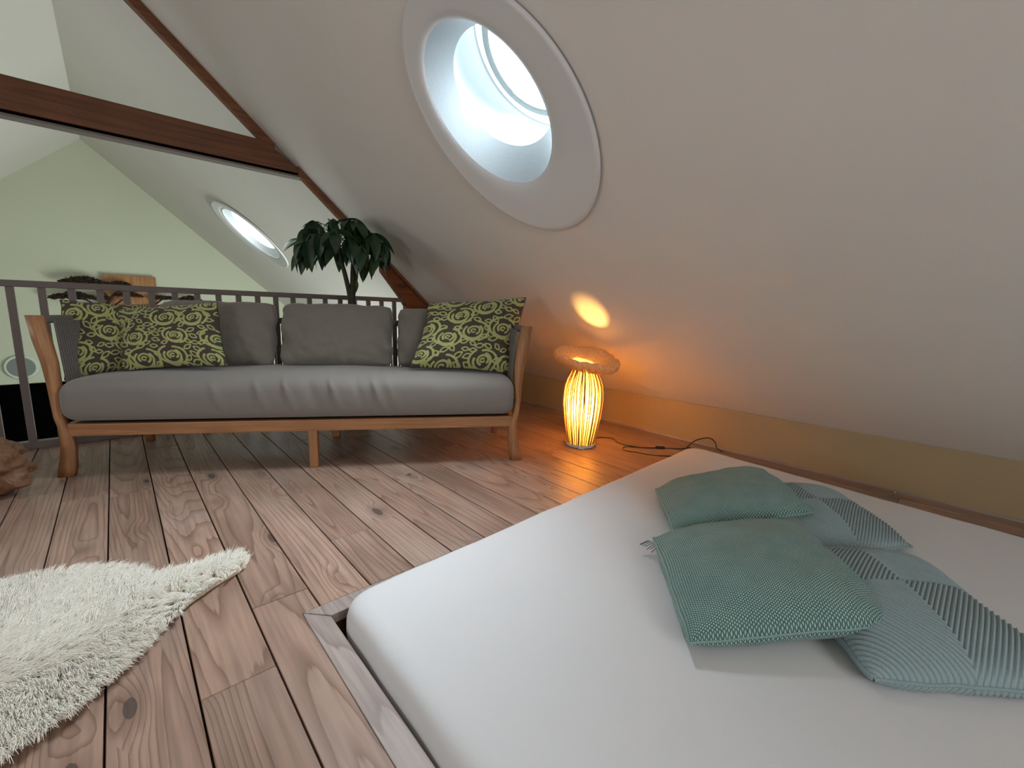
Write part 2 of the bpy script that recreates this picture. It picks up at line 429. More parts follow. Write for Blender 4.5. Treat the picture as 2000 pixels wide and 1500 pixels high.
# ------------------------------------------------------------------ timbers
def xz_prism(name, poly, y0, y1, mat, parent=None):
    bm = bmesh.new(); a = [bm.verts.new((x, y0, z)) for x, z in poly]; b = [bm.verts.new((x, y1, z)) for x, z in poly]; n = len(poly)
    bm.faces.new(a); bm.faces.new(b[::-1])
    for i in range(n): bm.faces.new((a[i], b[i], b[(i + 1) % n], a[(i + 1) % n]))
    return bm_obj(name, bm, mat, parent)
cz = lambda x: ZE + S * (XE - x)
beam = empty('tie_beam'); struct(beam)
xz_prism('beam', [(-3.0, 2.025), (1.262, 2.025), (1.0, 2.212), (-3.0, 2.212)], 4.02, 4.12, M_beam, beam)
xz_prism('edge_strip', [(-3.0, 1.992), (1.29, 1.992), (1.272, 2.006), (-3.0, 2.006)], 4.025, 4.115, M_rail, beam)
xz_prism('groove_strip', [(-3.0, 2.006), (1.268, 2.006), (1.25, 2.025), (-3.0, 2.025)], 4.04, 4.10, M_black, beam)
raf = empty('rafter'); struct(raf)
def rafter_seg(xa, xb, ta, tb, name='rafter_board', y0=4.0, y1=4.06):
    xz_prism(name, [(xa, cz(xa) + .03), (xa, cz(xa) - ta), (xb, cz(xb) - tb), (xb, cz(xb) + .03)], y0, y1, M_beam, raf)
rafter_seg(XR, 1.06, .080, .085, 'rafter_board', 4.03, 4.09); rafter_seg(1.22, 2.0, .062, .075)
xz_prism('knee_board', [(1.93, cz(1.93) + .0), (1.945, 1.30), (2.146, 1.055), (2.195, .98), (2.195, .0), (2.9, .0), (3.2, cz(3.2) + .0)], 4.02, 4.10, M_beam, raf)
xz_prism('knee_edge', [(1.90, cz(1.90) + .01), (1.93, cz(1.93) - .03), (3.15, cz(3.15) - .03), (3.2, cz(3.2) + .01)], 3.98, 4.02, plain('reddish_edge', (.17, .085, .04), .6), raf)

# ------------------------------------------------------------------ round roof windows
def loft(name, secs, N, mat, parent, closed=False):
    V, F = [], []
    for (cu, cv, au, av, ww) in secs:
        for i in range(N):
            t = 2 * math.pi * i / N; V.append(slope_pt(cu + math.cos(t) * au, cv + math.sin(t) * av, ww))
    for s in range(len(secs) - 1):
        for i in range(N):
            j = (i + 1) % N; F.append((s * N + i, s * N + j, (s + 1) * N + j, (s + 1) * N + i))
    return mesh_obj(name, V, F, mat, parent, True)
def roof_window(name, oc, oa, ic, ia, tm, dp=1.0):
    e = empty(name); struct(e)
    secs = [(oc[0], oc[1], oa[0] - .004, oa[1] - .004, .008), (oc[0], oc[1], oa[0], oa[1], .022), (oc[0], oc[1], oa[0] - .006, oa[1] - .006, .030)]
    for t in (.1, .3, .5, .7, .88, .96, 1):
        c = [oc[i] * (1 - t) + ic[i] * t for i in (0, 1)]; a = [oa[i] * (1 - t) + ia[i] * t for i in (0, 1)]
        secs.append((c[0], c[1], a[0], a[1], .030 - .022 * t - .02 * max(0, t - .85) * 6))
    loft('rim', secs, 128, M_rim, e)
    w0 = secs[-1][4]; ts = []
    for t in (0, .1, .3, .6, 1):
        ts.append((ic[0], ic[1] + .015 * t, ia[0] - .04 * t, ia[1] - .105 * t, w0 - .15 * t * dp))
    loft('tunnel', ts, 96, tm, e)
    l = ts[-1]
    loft('outer_tunnel', [(l[0], l[1], l[2], l[3], l[4]), (l[0], l[1], l[2] + .12, l[3] + .12, l[4] - .002), (l[0], l[1], l[2] + .14, l[3] + .14, l[4] - .45)], 96, tm, e)
    loft('curb_ring', [(l[0] + .02, l[1], .335, .335, l[4] - .36), (l[0] + .02, l[1], .300, .300, l[4] - .36), (l[0] + .02, l[1], .300, .300, l[4] - .37)], 96, M_grey, e)
    N = 64; V = [slope_pt(l[0], l[1], l[4] - .42 * dp ** 2)]; F = []
    for i in range(N):
        t = 2 * math.pi * i / N; V.append(slope_pt(l[0] + math.cos(t) * .42, l[1] + math.sin(t) * .42, l[4] - .40 * dp ** 2)); F.append((0, 1 + i, 1 + (i + 1) % N))
    mesh_obj('pane', V, F, M_pane, e)
    return e
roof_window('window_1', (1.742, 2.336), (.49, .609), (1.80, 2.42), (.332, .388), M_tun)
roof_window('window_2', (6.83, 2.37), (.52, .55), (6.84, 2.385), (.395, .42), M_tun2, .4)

# ------------------------------------------------------------------ things on the far gable wall
t = empty('wall_board', (.235, YG - .05, .7))
bm = bmesh.new(); box(bm, -.318, .318, -.015, .015, -.02, .65, .004); bm_obj('board', bm, M_board, t)
bm = bmesh.new(); box(bm, -.2, .2, .015, .05, .2, .25); bm_obj('batten', bm, M_dark, t)
tag(t, 'orange-brown square wooden board fixed to the gable wall behind the railing', 'wall decoration')
t = empty('branch_sculpture', (0, YG - .14, .55))
def canopy(cx, czz, rx, rz, seed, n=330):
    r = random.Random(seed); P = []
    for i in range(n):
        a = r.uniform(0, 6.28); q = r.random() ** .6
        x = math.cos(a) * q * rx; z = abs(math.sin(a)) * q * rz * (1 - (q * math.cos(a)) ** 2 * .6); y = r.uniform(-.03, .05)
        p = Vector((cx + x, y, czz + z)); d = Vector((r.uniform(-1, 1), r.uniform(-.4, .4), r.uniform(-.35, .35))).normalized() * rx * .15
        P.append(tube([p - d, p + Vector((0, 0, r.uniform(-.01, .02))), p + d], [.003, .010, .003], 4))
    return P
def branch(pts, r0, r1):
    p = smooth_path(pts, 4); n = len(p); return tube(p, [r0 + (r1 - r0) * i / (n - 1) for i in range(n)], 7)
B = .55
joined('trunk', [branch([(.0, 0, -.25), (-.02, 0, 0), (-.08, 0, .25), (-.03, 0, .42), (.05, 0, .52)], .035, .018)], M_wire, t)
for pts in ([(-.06, 0, .2), (-.2, .02, .33), (-.33, 0, .42), (-.48, 0, .44)], [(-.03, 0, .42), (-.12, 0, .55), (-.28, .02, .66), (-.36, 0, .70)],
            [(.05, 0, .52), (.13, 0, .58), (.2, .01, .54), (.29, 0, .56)], [(-.06, 0, .3), (.05, 0, .36), (.13, 0, .42), (.24, 0, .30)],
            [(-.02, 0, .1), (.2, .01, .22), (.45, 0, .30), (.7, 0, .40), (.95, 0, .47)], [(.45, 0, .30), (.6, .01, .44), (.7, 0, .49)]):
    joined('branch', [branch(pts, .016, .006)], M_wire, t)
for (cx, czz, rx, rz, sd) in ((-.30, 1.20 - B, .26, .09, 1), (-.42, .965 - B, .27, .09, 2), (.10, 1.20 - B, .13, .045, 3), (.20, 1.03 - B, .17, .04, 4), (.62, 1.0 - B, .18, .05, 5), (.98, 1.0 - B, .16, .06, 6), (-.1, .97 - B, .1, .04, 7)):
    o = joined('twig_canopy', canopy(cx, czz, rx, rz, sd), M_wire, t); o['kind'] = 'stuff'
tag(t, 'dark twiggy branch sculpture with flat canopies on the far gable wall', 'wall sculpture')
t = empty('round_vent', (-1.06, YG - .01, -.035))
def disc_y(rad, y0, y1, n=40, rin=0):
    bm = bmesh.new()
    r = bmesh.ops.create_cone(bm, cap_ends=True, segments=n, radius1=rad, radius2=rad * .97, depth=abs(y1 - y0))
    for v in r['verts']: v.co = Vector((v.co.x, (y0 + y1) / 2 + v.co.z * -1, v.co.y))
    return bm
bm_obj('pale_rim', disc_y(.175, -.02, .0), M_rimp, t)
bm_obj('disc', disc_y(.142, -.028, -.018), M_grey, t)
tag(t, 'round grey disc with pale rim low on the far gable wall', 'vent')

# ------------------------------------------------------------------ railing
rail = empty('railing', (0, YR, 0))
bm = bmesh.new(); box(bm, -2.9, 2.19, -.022, .022, 1.018, 1.058, .004); bm_obj('top_rail', bm, M_rail, rail)
bm = bmesh.new(); box(bm, -2.9, 2.19, -.025, .03, .0, .048, .004); bm_obj('bottom_rail', bm, M_rail, rail)
bm = bmesh.new(); box(bm, -.0185, .0185, -.012, .012, .047, 1.02, .002, 1)
bal = bm_obj('baluster', bm, M_rail, rail); bal.location.x = -.458
for i in range(-15, 20):
    if i == 0: continue
    o = bal.copy(); C.objects.link(o); o.location.x = -.458 + .1331 * i
tag(rail, 'taupe painted balustrade with flat balusters behind the sofa', 'railing')

# ------------------------------------------------------------------ sofa
SA = math.radians(-31.03); SO = Vector((-.275, 3.293, 0))
sofa = empty('sofa', SO, SA)
tag(sofa, 'long low teak sofa with grey rope sides and grey seat cushion', 'sofa')
def sl(x, y, z): return Matrix.Rotation(SA, 3, 'Z') @ Vector((x, y, z)) + SO
DEP = .72
def post(prof, y0, y1, name):
    bm = bmesh.new(); n = len(prof); rows = []
    for (z, xo, xi) in prof:
        rows.append([bm.verts.new((xo, y0, z)), bm.verts.new((xi, y0, z)), bm.verts.new((xi, y1, z)), bm.verts.new((xo, y1, z))])
    for i in range(n - 1):
        for k in range(4): bm.faces.new((rows[i][k], rows[i][(k + 1) % 4], rows[i + 1][(k + 1) % 4], rows[i + 1][k]))
    bm.faces.new(rows[0]); bm.faces.new(rows[-1][::-1])
    es = [e for e in bm.edges if abs(e.verts[0].co.z - e.verts[1].co.z) > .01]
    bmesh.ops.bevel(bm, geom=es, offset=.007, segments=2, affect='EDGES')
    return bm_obj(name, bm, M_teakz, sofa, True)
Lp = [(0, -.028, .044), (.05, -.018, .052), (.1, -.004, .060), (.16, .006, .066), (.22, .010, .062), (.27, .008, .048), (.33, -.001, .030), (.4, -.010, .024), (.5, -.015, .030), (.62, -.027, .034), (.74, -.046, .018), (.866, -.067, -.004)]
xr = 2.514
Rp = [(z, xr - a, xr - b) for z, a, b in Lp]
for pr in (Lp, Rp): post(pr, -.022, .024, 'front_post')
Lr = [(z, a + .035, b - .0) if z < .3 else (z, a, b) for z, a, b in Lp]
Lb = [(0, .03, .075), (.1, .035, .075), (.2, .02, .06), (.3, .0, .04), (.5, -.015, .030), (.74, -.046, .010), (.866, -.067, -.02)]
Rb = [(z, xr - a, xr - b) for z, a, b in Lb]
for pr in (Lb, Rb): post(pr, DEP - .08, DEP - .035, 'rear_post')
bm = bmesh.new(); box(bm, .05, 2.47, -.015, .02, .226, .294, .006); bm_obj('front_apron', bm, M_teak, sofa)
bm = bmesh.new(); box(bm, .05, 2.47, DEP - .075, DEP - .04, .226, .294, .006); bm_obj('rear_apron', bm, M_teak, sofa)
for x in (.03, 2.455):
    bm = bmesh.new(); box(bm, x, x + .035, .0, DEP - .05, .226, .294, .005); bm_obj('side_apron', bm, M_teak, sofa)
bm = bmesh.new(); box(bm, .05, 2.46, .02, DEP - .07, .262, .288)
bm_obj('seat_base', bm, M_dark, sofa)
for y in (-.005, DEP - .08):
    bm = bmesh.new(); box(bm, 1.245, 1.295, y, y + .045, 0, .24, .006); bm_obj('centre_leg', bm, M_teakz, sofa)
bm = bmesh.new(); box(bm, 1.255, 1.285, .0, DEP - .05, .2, .235); bm_obj('centre_stretcher', bm, M_teak, sofa)
# rope wrapped upper rails and cords
def bar(a, b, r, name='rope_rail'):
    V, F = tube([a, b], r, 10); return mesh_obj(name, V, F, M_rope, sofa, True)
bm = bmesh.new(); box(bm, -.045, -.005, .02, DEP - .05, .825, .866, .012, 3); bm_obj('rope_rail', bm, M_rope, sofa, True)
bm = bmesh.new(); box(bm, xr + .002, xr + .045, .02, DEP - .05, .825, .866, .012, 3); bm_obj('rope_rail', bm, M_rope, sofa, True)
bm = bmesh.new(); box(bm, -.04, xr + .04, DEP - .075, DEP - .035, .825, .866, .012, 3); bm_obj('rope_rail', bm, M_rope, sofa, True)
bm = bmesh.new(); box(bm, .03, xr - .03, DEP - .062, DEP - .048, .30, .33, .004, 1); bm_obj('rope_rail', bm, M_rope, sofa, True)
V, F = tube([(0, 0, .31), (0, 0, .835)], .0056, 6)
c0 = mesh_obj('cord', V, F, M_rope, sofa, True); c0.location = (.05, DEP - .055, 0)
cm = c0.data
for i in range(1, 134):
    x = .05 + i * .0181
    o = c0.copy(); C.objects.link(o); o.location = (x, DEP - .055, 0)
def slanted(xa, xb, y):
    o = c0.copy(); C.objects.link(o); o.location = (xa, y, 0)
    o.matrix_basis = Matrix.Translation((xa, y, .31)) @ Matrix.Shear('XY', 4, ((xb - xa) / .525, 0)) @ Matrix.Translation((0, 0, -.31))
    return o
for i in range(40):
    y = .04 + i * .0158
    slanted(.035, -.025, y); slanted(xr - .035, xr + .025, y)
# seat cushion
def superbox(nx, nm, xa, xb, ya, yb, za, zb, p=5.0, end=.05, disp=None, q=None):
    V, F = [], []
    for i in range(nx + 1):
        s = i / nx; x = xa + (xb - xa) * (.5 - .5 * math.cos(math.pi * s)) * .35 + (xb - xa) * s * .65
        e = min(x - xa, xb - x) / end
        k = 1 if e >= 1 else (1 - (1 - max(e, 0)) ** 2.6) ** (1 / 2.6)
        k = max(k, .02)
        for j in range(nm):
            a = 2 * math.pi * j / nm; c, s2 = math.cos(a), math.sin(a)
            yy = math.copysign(abs(c) ** (2 / p), c); zz = math.copysign(abs(s2) ** (2 / p), s2)
            kk = 1 - (1 - k) * .16 if k > .05 else k
            kk = 1 - (1 - k) * .5
            pt = Vector((x, (ya + yb) / 2 + yy * (yb - ya) / 2 * (1 - (1 - k) * .14), (za + zb) / 2 + zz * (zb - za) / 2 * kk))
            if disp: pt = disp(pt, yy, zz)
            V.append(pt)
    for i in range(nx):
        for j in range(nm):
            j2 = (j + 1) % nm; F.append((i * nm + j, i * nm + j2, (i + 1) * nm + j2, (i + 1) * nm + j))
    F.append(tuple(range(nm))); F.append(tuple(nx * nm + j for j in range(nm))[::-1])
    return V, F
folds = [(.80, .010, .020), (1.02, .012, .018), (1.17, .016, .012), (1.30, -.012, .03), (1.42, .018, .012), (1.56, -.010, .02), (1.66, .020, .014), (1.74, .010, .02), (2.0, .008, .05), (.5, .006, .06)]
def seat_disp(p, yy, zz):
    f = max(0, -yy) ** 2 * (.3 + .7 * max(0, zz + .6))
    d = sum(a * math.exp(-((p.x + .05 * zz - c) / s) ** 2) for c, a, s in folds)
    p.y -= d * f * .55
    if zz > 0:
        crown = max(0, 1 - ((p.x - 1.26) / 1.24) ** 2) * .022 * (1 - .4 * yy * yy)
        p.z += zz * crown + .010 * mn.noise(p * 3.1) + d * .35 * max(0, -yy) * math.exp(-((p.y - .0) / .2) ** 2)
    p.y -= .014 * (1 - zz * zz) if yy < 0 else 0
    return p
V, F = superbox(260, 72,   .036, 2.478, -.038, DEP - .05, .292, .540, 5.0, .07, seat_disp)
mesh_obj('seat_cushion', V, F, M_seat, sofa, True)

# ------------------------------------------------------------------ cushions
def pillow(name, BL, BR, TR, TL, T, mat, N=60, pinch=.05, wrinkle=.004, seed=0, print_or_shade=None, ribf=None, sag=0, prof_p=.55, rest=None, rd=.03, ew=.012):
    BL, BR, TR, TL = map(Vector, (BL, BR, TR, TL))
    nrm = (BR - BL + TR - TL).cross(TL - BL + TR - BR).normalized()
    cen = (BL + BR + TR + TL) / 4
    ex = (BR - BL + TR - TL).normalized(); ez = nrm.cross(ex).normalized()
    sv = Vector((seed * 7.3, seed * 3.1, seed))
    V, UV = [], []
    def P(u, v, side):
        a, b = u * 2 - 1, v * 2 - 1
        pu = u + pinch * (1 - b * b) * 0 - pinch * a * (1 - b * b); pv = v - pinch * b * (1 - a * a)
        kc = rd * (a * a * b * b) ** 2
        pu = .5 + (pu - .5) * (1 - kc) + ew * mn.noise(Vector((b * 3, seed, a))) * abs(a) ** 3; pv = .5 + (pv - .5) * (1 - kc) + ew * mn.noise(Vector((a * 3, seed + 5, b))) * abs(b) ** 3
        base = BL * (1 - pu) * (1 - pv) + BR * pu * (1 - pv) + TR * pu * pv + TL * (1 - pu) * pv
        pr = (max(0, 1 - a ** 4) * max(0, 1 - b ** 4)) ** prof_p * (1 - .25 * (a * a + b * b) / 2)
        h = T / 2 * pr
        ed = (1 - abs(a)) * (1 - abs(b))
        wv = wrinkle * (mn.noise(base * 9 + sv) + .6 * mn.noise(base * 22 + sv)) * min(1, pr * 3)
        cr = wrinkle * 1.6 * math.sin(14 * (a * .6 + b * .4) + seed) * math.exp(-((1 - abs(a)) / .22) ** 2) * min(1, pr * 2.5)
        h = h + wv + cr
        if ribf is not None and side > 0: h += ribf(u, v) * min(1, pr * 4)
        if ribf is not None and side < 0: h += ribf(u, v) * min(1, pr * 4)
        q = base + nrm * h * side
        if rest is not None: q.z = max(q.z, rest)
        return q
    n1 = N + 1; F = []; fuv = []
    for j in range(n1):
        for i in range(n1):
            V.append(P(i / N, j / N, 1)); UV.append((i / N, j / N))
    idx = {}
    M = N if N <= 80 else N
    for j in range(n1):
        for i in range(n1):
            if i in (0, N) or j in (0, N): idx[(i, j)] = j * n1 + i
            else: idx[(i, j)] = len(V); V.append(P(i / N, j / N, -1)); UV.append((i / N, j / N))
    for j in range(N):
        for i in range(N):
            F.append((j * n1 + i, j * n1 + i + 1, (j + 1) * n1 + i + 1, (j + 1) * n1 + i))
            F.append((idx[(i, j)], idx[(i, j + 1)], idx[(i + 1, j + 1)], idx[(i + 1, j)]))
    base = Vector((cen.x, cen.y, min(BL.z, BR.z, TR.z, TL.z)))
    o = mesh_obj(name, [p - base for p in V], F, mat, None, True); o.location = base; o['rim_n'] = N
    me = o.data
    uvl = me.uv_layers.new(name='UVMap')
    li = np.empty(len(me.loops), dtype=np.int32); me.loops.foreach_get('vertex_index', li)
    uvl.data.foreach_set('uv', np.array(UV, dtype=np.float32)[li].ravel())
    if print_or_shade is not None:
        ca = me.color_attributes.new('print', 'FLOAT_COLOR', 'POINT')
        U = np.array(UV); S_ = print_or_shade.shape[0]
        val = print_or_shade[np.clip((U[:, 1] * S_).astype(int), 0, S_ - 1), np.clip((U[:, 0] * S_).astype(int), 0, S_ - 1)]
        ca.data.foreach_set('color', np.stack([val, val, val, np.ones_like(val)], 1).astype(np.float32).ravel())
    # piping seam as a part
    return o
def seam(o, corners, mat, r=.0035, pinch=.05):
    """piping along the rim of a cushion: follows the rim vertices of its mesh"""
    N = o['rim_n']; n1 = N + 1; vs_ = o.data.vertices
    ids = list(range(0, N)) + [i * n1 + N for i in range(0, N)] + [N * n1 + N - i for i in range(0, N)] + [(N - i) * n1 for i in range(0, n1)]
    pts = [vs_[i].co.copy() for i in ids][::4]
    pts.append(pts[0])
    V, F = tube(pts, r, 6, False)
    return mesh_obj('piping', V, F, mat, o, True)

# three grey back cushions
for (xa, xb, lab, sd, dz) in ((.23, .945, 'grey linen back cushion behind the two left floral cushions', 1, 0), (.965, 1.705, 'grey linen back cushion standing alone in the middle of the sofa', 2, .005), (1.725, 2.42, 'grey linen back cushion mostly hidden by the large right floral cushion', 3, -.01)):
    cs = [sl(xa, .46, .545), sl(xb, .46, .545), sl(xb, .60, .965 + dz), sl(xa, .60, .965 + dz)]
    o = pillow('back_cushion', *cs, .20, M_back, 80, .012, .009, sd, prof_p=.36, rd=.07, ew=.022)
    tag(o, lab, 'cushion', 'grey back cushions on the sofa')

def rose_print(seed, aspect=1.15, n=300):
    """velvet roses, rings and leaves drawn as brush strokes on a grid"""
    r = random.Random(seed); img = np.zeros((n, n)); H = 1.0; Wd = aspect
    yy, xx = np.mgrid[0:n, 0:n]; X = (xx + .5) / n * Wd; Y = (yy + .5) / n
    def stroke(pts, wdt):
        for (a, b) in pts:
            x0, x1 = int((a - wdt) / Wd * n) - 1, int((a + wdt) / Wd * n) + 2; y0, y1 = int((b - wdt) * n) - 1, int((b + wdt) * n) + 2
            x0, y0 = max(x0, 0), max(y0, 0)
            if x1 <= x0 or y1 <= y0: continue
            d = np.hypot(X[y0:y1, x0:x1] - a, Y[y0:y1, x0:x1] - b)
            if d.size: img[y0:y1, x0:x1] = np.maximum(img[y0:y1, x0:x1], np.clip((wdt - d) / wdt * 3, 0, 1))
    def arc(cx, cy, rx, ry, rot, a0, a1, wdt):
        m = max(8, int(abs(a1 - a0) * max(rx, ry) * 260))
        P = []
        for i in range(m):
            t = a0 + (a1 - a0) * i / (m - 1); a = math.cos(t) * rx; b = math.sin(t) * ry
            P.append((cx + a * math.cos(rot) - b * math.sin(rot), cy + a * math.sin(rot) + b * math.cos(rot)))
        stroke(P, wdt)
    def rose(cx, cy, R):
        q = r.uniform(-.4, .4)
        arc(cx, cy, R * .17, R * .13, q, .6, 5.4, .0125)
        arc(cx + R * .03, cy + R * .03, R * .42, R * .34, q, -.9, 4.0, .0155)
        arc(cx - R * .02, cy - R * .05, R * .68, R * .58, q, 2.5, 7.2, .0165)
        arc(cx - R * .1, cy + R * .12, R * .98, R * .78, q, 1.9, 4.6, .0165)
        arc(cx + R * .12, cy - R * .02, R * .98, R * .80, q, -1.1, 1.5, .0165)
        arc(cx, cy - R * .35, R * .60, R * .42, q, 3.3, 6.1, .015)
    def leaf(cx, cy, L, rot):
        for sg in (1, -1):
            P_ = []
            for i in range(30):
                t = i / 29; a = (t - .5) * L; b = sg * L * .26 * math.sin(math.pi * t)
                P_.append((cx + a * math.cos(rot) - b * math.sin(rot), cy + a * math.sin(rot) + b * math.cos(rot)))
            stroke(P_, .0105)
    P = []
    R0 = .155
    for tries in range(4000):
        x, y = r.uniform(0, Wd), r.uniform(0, 1)
        if all(math.hypot(x - a, y - b) > .30 for a, b in P): P.append((x, y))
    for a, b in P: rose(a, b, R0 * r.uniform(.9, 1.12))
    Q = list(P)
    for tries in range(6000):
        x, y = r.uniform(0, Wd), r.uniform(0, 1)
        if all(math.hypot(x - a, y - b) > .17 for a, b in P) and all(math.hypot(x - a, y - b) > .088 for a, b in Q[len(P):]):
            Q.append((x, y)); leaf(x, y, r.uniform(.085, .12), r.uniform(-.9, .9))
    return img
fg = 'rose-patterned green cushions on the sofa'
cs = [sl(-.02, .10, .505), sl(.27, .42, .545), sl(.20, .53, .935), sl(-.085, .24, .955)]
o = pillow('floral_cushion', *cs, .15, M_floral, 200, .04, .005, 4, rose_print(11, 1.1)); tag(o, 'green-and-brown rose patterned cushion at the left arm of the sofa', 'cushion', fg); seam(o, cs, M_cable, .0025, .04)
cs = [sl(.205, .19, .550), sl(.765, .21, .580), sl(.655, .40, .965), sl(.10, .38, .90)]
o = pillow('floral_cushion', *cs, .16, M_floral, 220, .035, .005, 5, rose_print(23, 1.3)); tag(o, 'green-and-brown rose patterned cushion overlapping the one at the left arm', 'cushion', fg); seam(o, cs, M_cable, .0025, .035)
cs = [sl(1.815, .19, .575), sl(2.50, .17, .535), sl(2.64, .40, 1.065), sl(1.945, .42, 1.00)]
o = pillow('floral_cushion', *cs, .19, M_floral, 240, .04, .006, 6, rose_print(37, 1.2)); tag(o, 'large green-and-brown rose patterned cushion at the right arm of the sofa', 'cushion', fg); seam(o, cs, M_cable, .0025, .04)

# ------------------------------------------------------------------ bed
def mattress():
    # rounded outline, corners TL TR BR BL
    Q = [Vector((.437, 1.262)), Vector((2.935, 1.342)), Vector((2.74, -1.25)), Vector((.415, -1.25))]
    R = [.11, .15, .12, .12]; out = []
    for i in range(4):
        p, a, b = Q[i], Q[i - 1], Q[(i + 1) % 4]
        d1 = (a - p).normalized(); d2 = (b - p).normalized()
        s = p + d1 * R[i]; e = p + d2 * R[i]
        for k in range(9):
            t = k / 8; out.append(s * (1 - t) ** 2 + p * 2 * t * (1 - t) + e * t * t)
    # densify
    den = []
    for i in range(len(out)):
        a, b = out[i], out[(i + 1) % len(out)]; m = max(1, int((b - a).length / .03))
        for k in range(m): den.append(a + (b - a) * k / m)
    n = len(den); c = sum(den, Vector((0, 0))) / n
    nor = []
    for i in range(n):
        t = (den[(i + 1) % n] - den[i - 1]).normalized(); q = Vector((t.y, -t.x))
        if q.dot(c - den[i]) < 0: q = -q
        nor.append(q)
    V, F = [], []
    prof = [(.012, -.10), (.0, -.06), (-.004, -.02), (-.002, .015), (.004, .035), (.012, .05), (.024, .061), (.036, .066), (.050, .0700), (.062, .0712)]
    for (ins, z) in prof:
        for i in range(n):
            p = den[i] + nor[i] * ins
            wv = .003 * mn.noise(Vector((p.x * 7, p.y * 7, z * 9)))
            V.append(Vector((p.x + nor[i].x * wv, p.y + nor[i].y * wv, z + (.0025 * mn.noise(Vector((p.x * 5, p.y * 5, 3))) if z > .03 else 0))))
    m = len(prof)
    for k in range(m - 1):
        for i in range(n):
            j = (i + 1) % n; F.append((k * n + i, k * n + j, (k + 1) * n + j, (k + 1) * n + i))
    # inner shrinking rings with soft undulation
    base = [Vector((v.x, v.y)) for v in V[-n:]]
    steps = 60
    for s in range(1, steps):
        t = s / steps
        for i in range(n):
            p = base[i] * (1 - t) + c * t
            wr = 0
            for (wx, wy, ang, ln, ww, h) in WR:
                dx, dy = p.x - wx, p.y - wy; a = dx * math.cos(ang) + dy * math.sin(ang); b = -dx * math.sin(ang) + dy * math.cos(ang)
                wr += h * math.exp(-(a / ln) ** 2 - (b / ww) ** 2)
            V.append(Vector((p.x, p.y, .0712 + .004 * mn.noise(Vector((p.x * 1.7, p.y * 1.7, 0))) + wr)))
        k = m + s - 2
        for i in range(n):
            j = (i + 1) % n; F.append((k * n + i, k * n + j, (k + 1) * n + j, (k + 1) * n + i))
    V.append(Vector((c.x, c.y, .0712))); q = len(V) - 1; k = m + steps - 2
    for i in range(n): F.append((k * n + i, k * n + (i + 1) % n, q))
    return V, F
WR = [(.78, 1.08, .35, .10, .05, -.006), (.74, .97, .2, .10, .05, .005), (1.0, .9, -.3, .2, .06, .004)]
V, F = mattress()
bed = mesh_obj('mattress', V, F, M_sheet, None, True)
tag(bed, 'low mattress in a pale grey-white fitted sheet set into the floor', 'mattress')

# bed cushions
pB = [Vector(p) for p in ((1.02, .425, .115), (1.45, .060, .175), (1.895, .415, .185), (1.435, .775, .125))]
pA = [Vector(p) for p in ((1.53, .735, .12), (2.02, .385, .195), (2.42, .715, .185), (1.88, 1.02, .12))]
pC = [Vector(p) for p in ((1.80, .37, .10), (2.21, .10, .10), (2.62, .47, .10), (2.30, .79, .10))]
pD = [Vector(p) for p in ((1.265, .085, .105), (1.59, -.255, .11), (2.04, .09, .12), (1.70, .44, .12))]
def ribs(nr, amp):
    def f(u, v):
        s = abs(u - .5) + abs(v - .5) ; t = (s * nr) % 1
        return amp * (abs(t - .5) * 2) ** .6 * -1 + amp
    return f
o = pillow('woven_cushion', *pA, .18, M_weave, 80, .012, .005, 7, rest=.0755); tag(o, 'teal woven cushion lying nearest the skirting, far side of the pile', 'cushion', 'teal woven cushions on the bed'); seam(o, pA, M_weave_edge, .003, .012)
o = pillow('woven_cushion', *pB, .19, M_weave, 80, .015, .006, 8, rest=.0755); tag(o, 'teal woven cushion in front of the bed pile with frayed corner', 'cushion', 'teal woven cushions on the bed'); seam(o, pB, M_weave_edge, .003, .015)
fr = []
rr = random.Random(9)
for i in range(7):
    p = pB[3]; d = Vector((-1, .1 + .3 * rr.random(), -.25 * rr.random())).normalized()
    q = p + Vector((-.01, -.02 * i * .4, -.01)); fr.append(tube([q, q + d * .02, q + d * .045 + Vector((0, 0, -.012 * rr.random()))], .0012, 4))
V, F = [], []
for v, f in fr:
    k0 = len(V); V += [p - o.location for p in v]; F += [tuple(i + k0 for i in q) for q in f]
mesh_obj('frayed_thread', V, F, M_weave, o)
_g = np.mgrid[0:1400, 0:1400] / 1400.0
_t = ((np.abs(_g[1] - .5) + np.abs(_g[0] - .5)) * 32) % 1
RIB_SHADE = np.clip(1 - np.abs(_t - .5) * -1 - 1 + np.abs(_t - .5), 0, 1) * 0 + np.clip((np.abs(_t - .5) - .30) / .16, 0, 1)  # mask of the painted shade in the grooves between ribs
o = pillow('ribbed_cushion', *pC, .15, M_rib, 240, .012, .003, 9, RIB_SHADE, ribf=ribs(32, .0085), rest=.0755); tag(o, 'grey-blue ribbed velvet cushion half under the far teal cushion', 'cushion', 'grey-blue ribbed cushions on the bed'); seam(o, pC, M_rib_edge, .005, .012)
o = pillow('ribbed_cushion', *pD, .18, M_rib, 280, .012, .003, 10, RIB_SHADE, ribf=ribs(32, .0085), rest=.0755); tag(o, 'large grey-blue chevron-ribbed cushion under the front teal cushion', 'cushion', 'grey-blue ribbed cushions on the bed'); seam(o, pD, M_rib_edge, .005, .012)

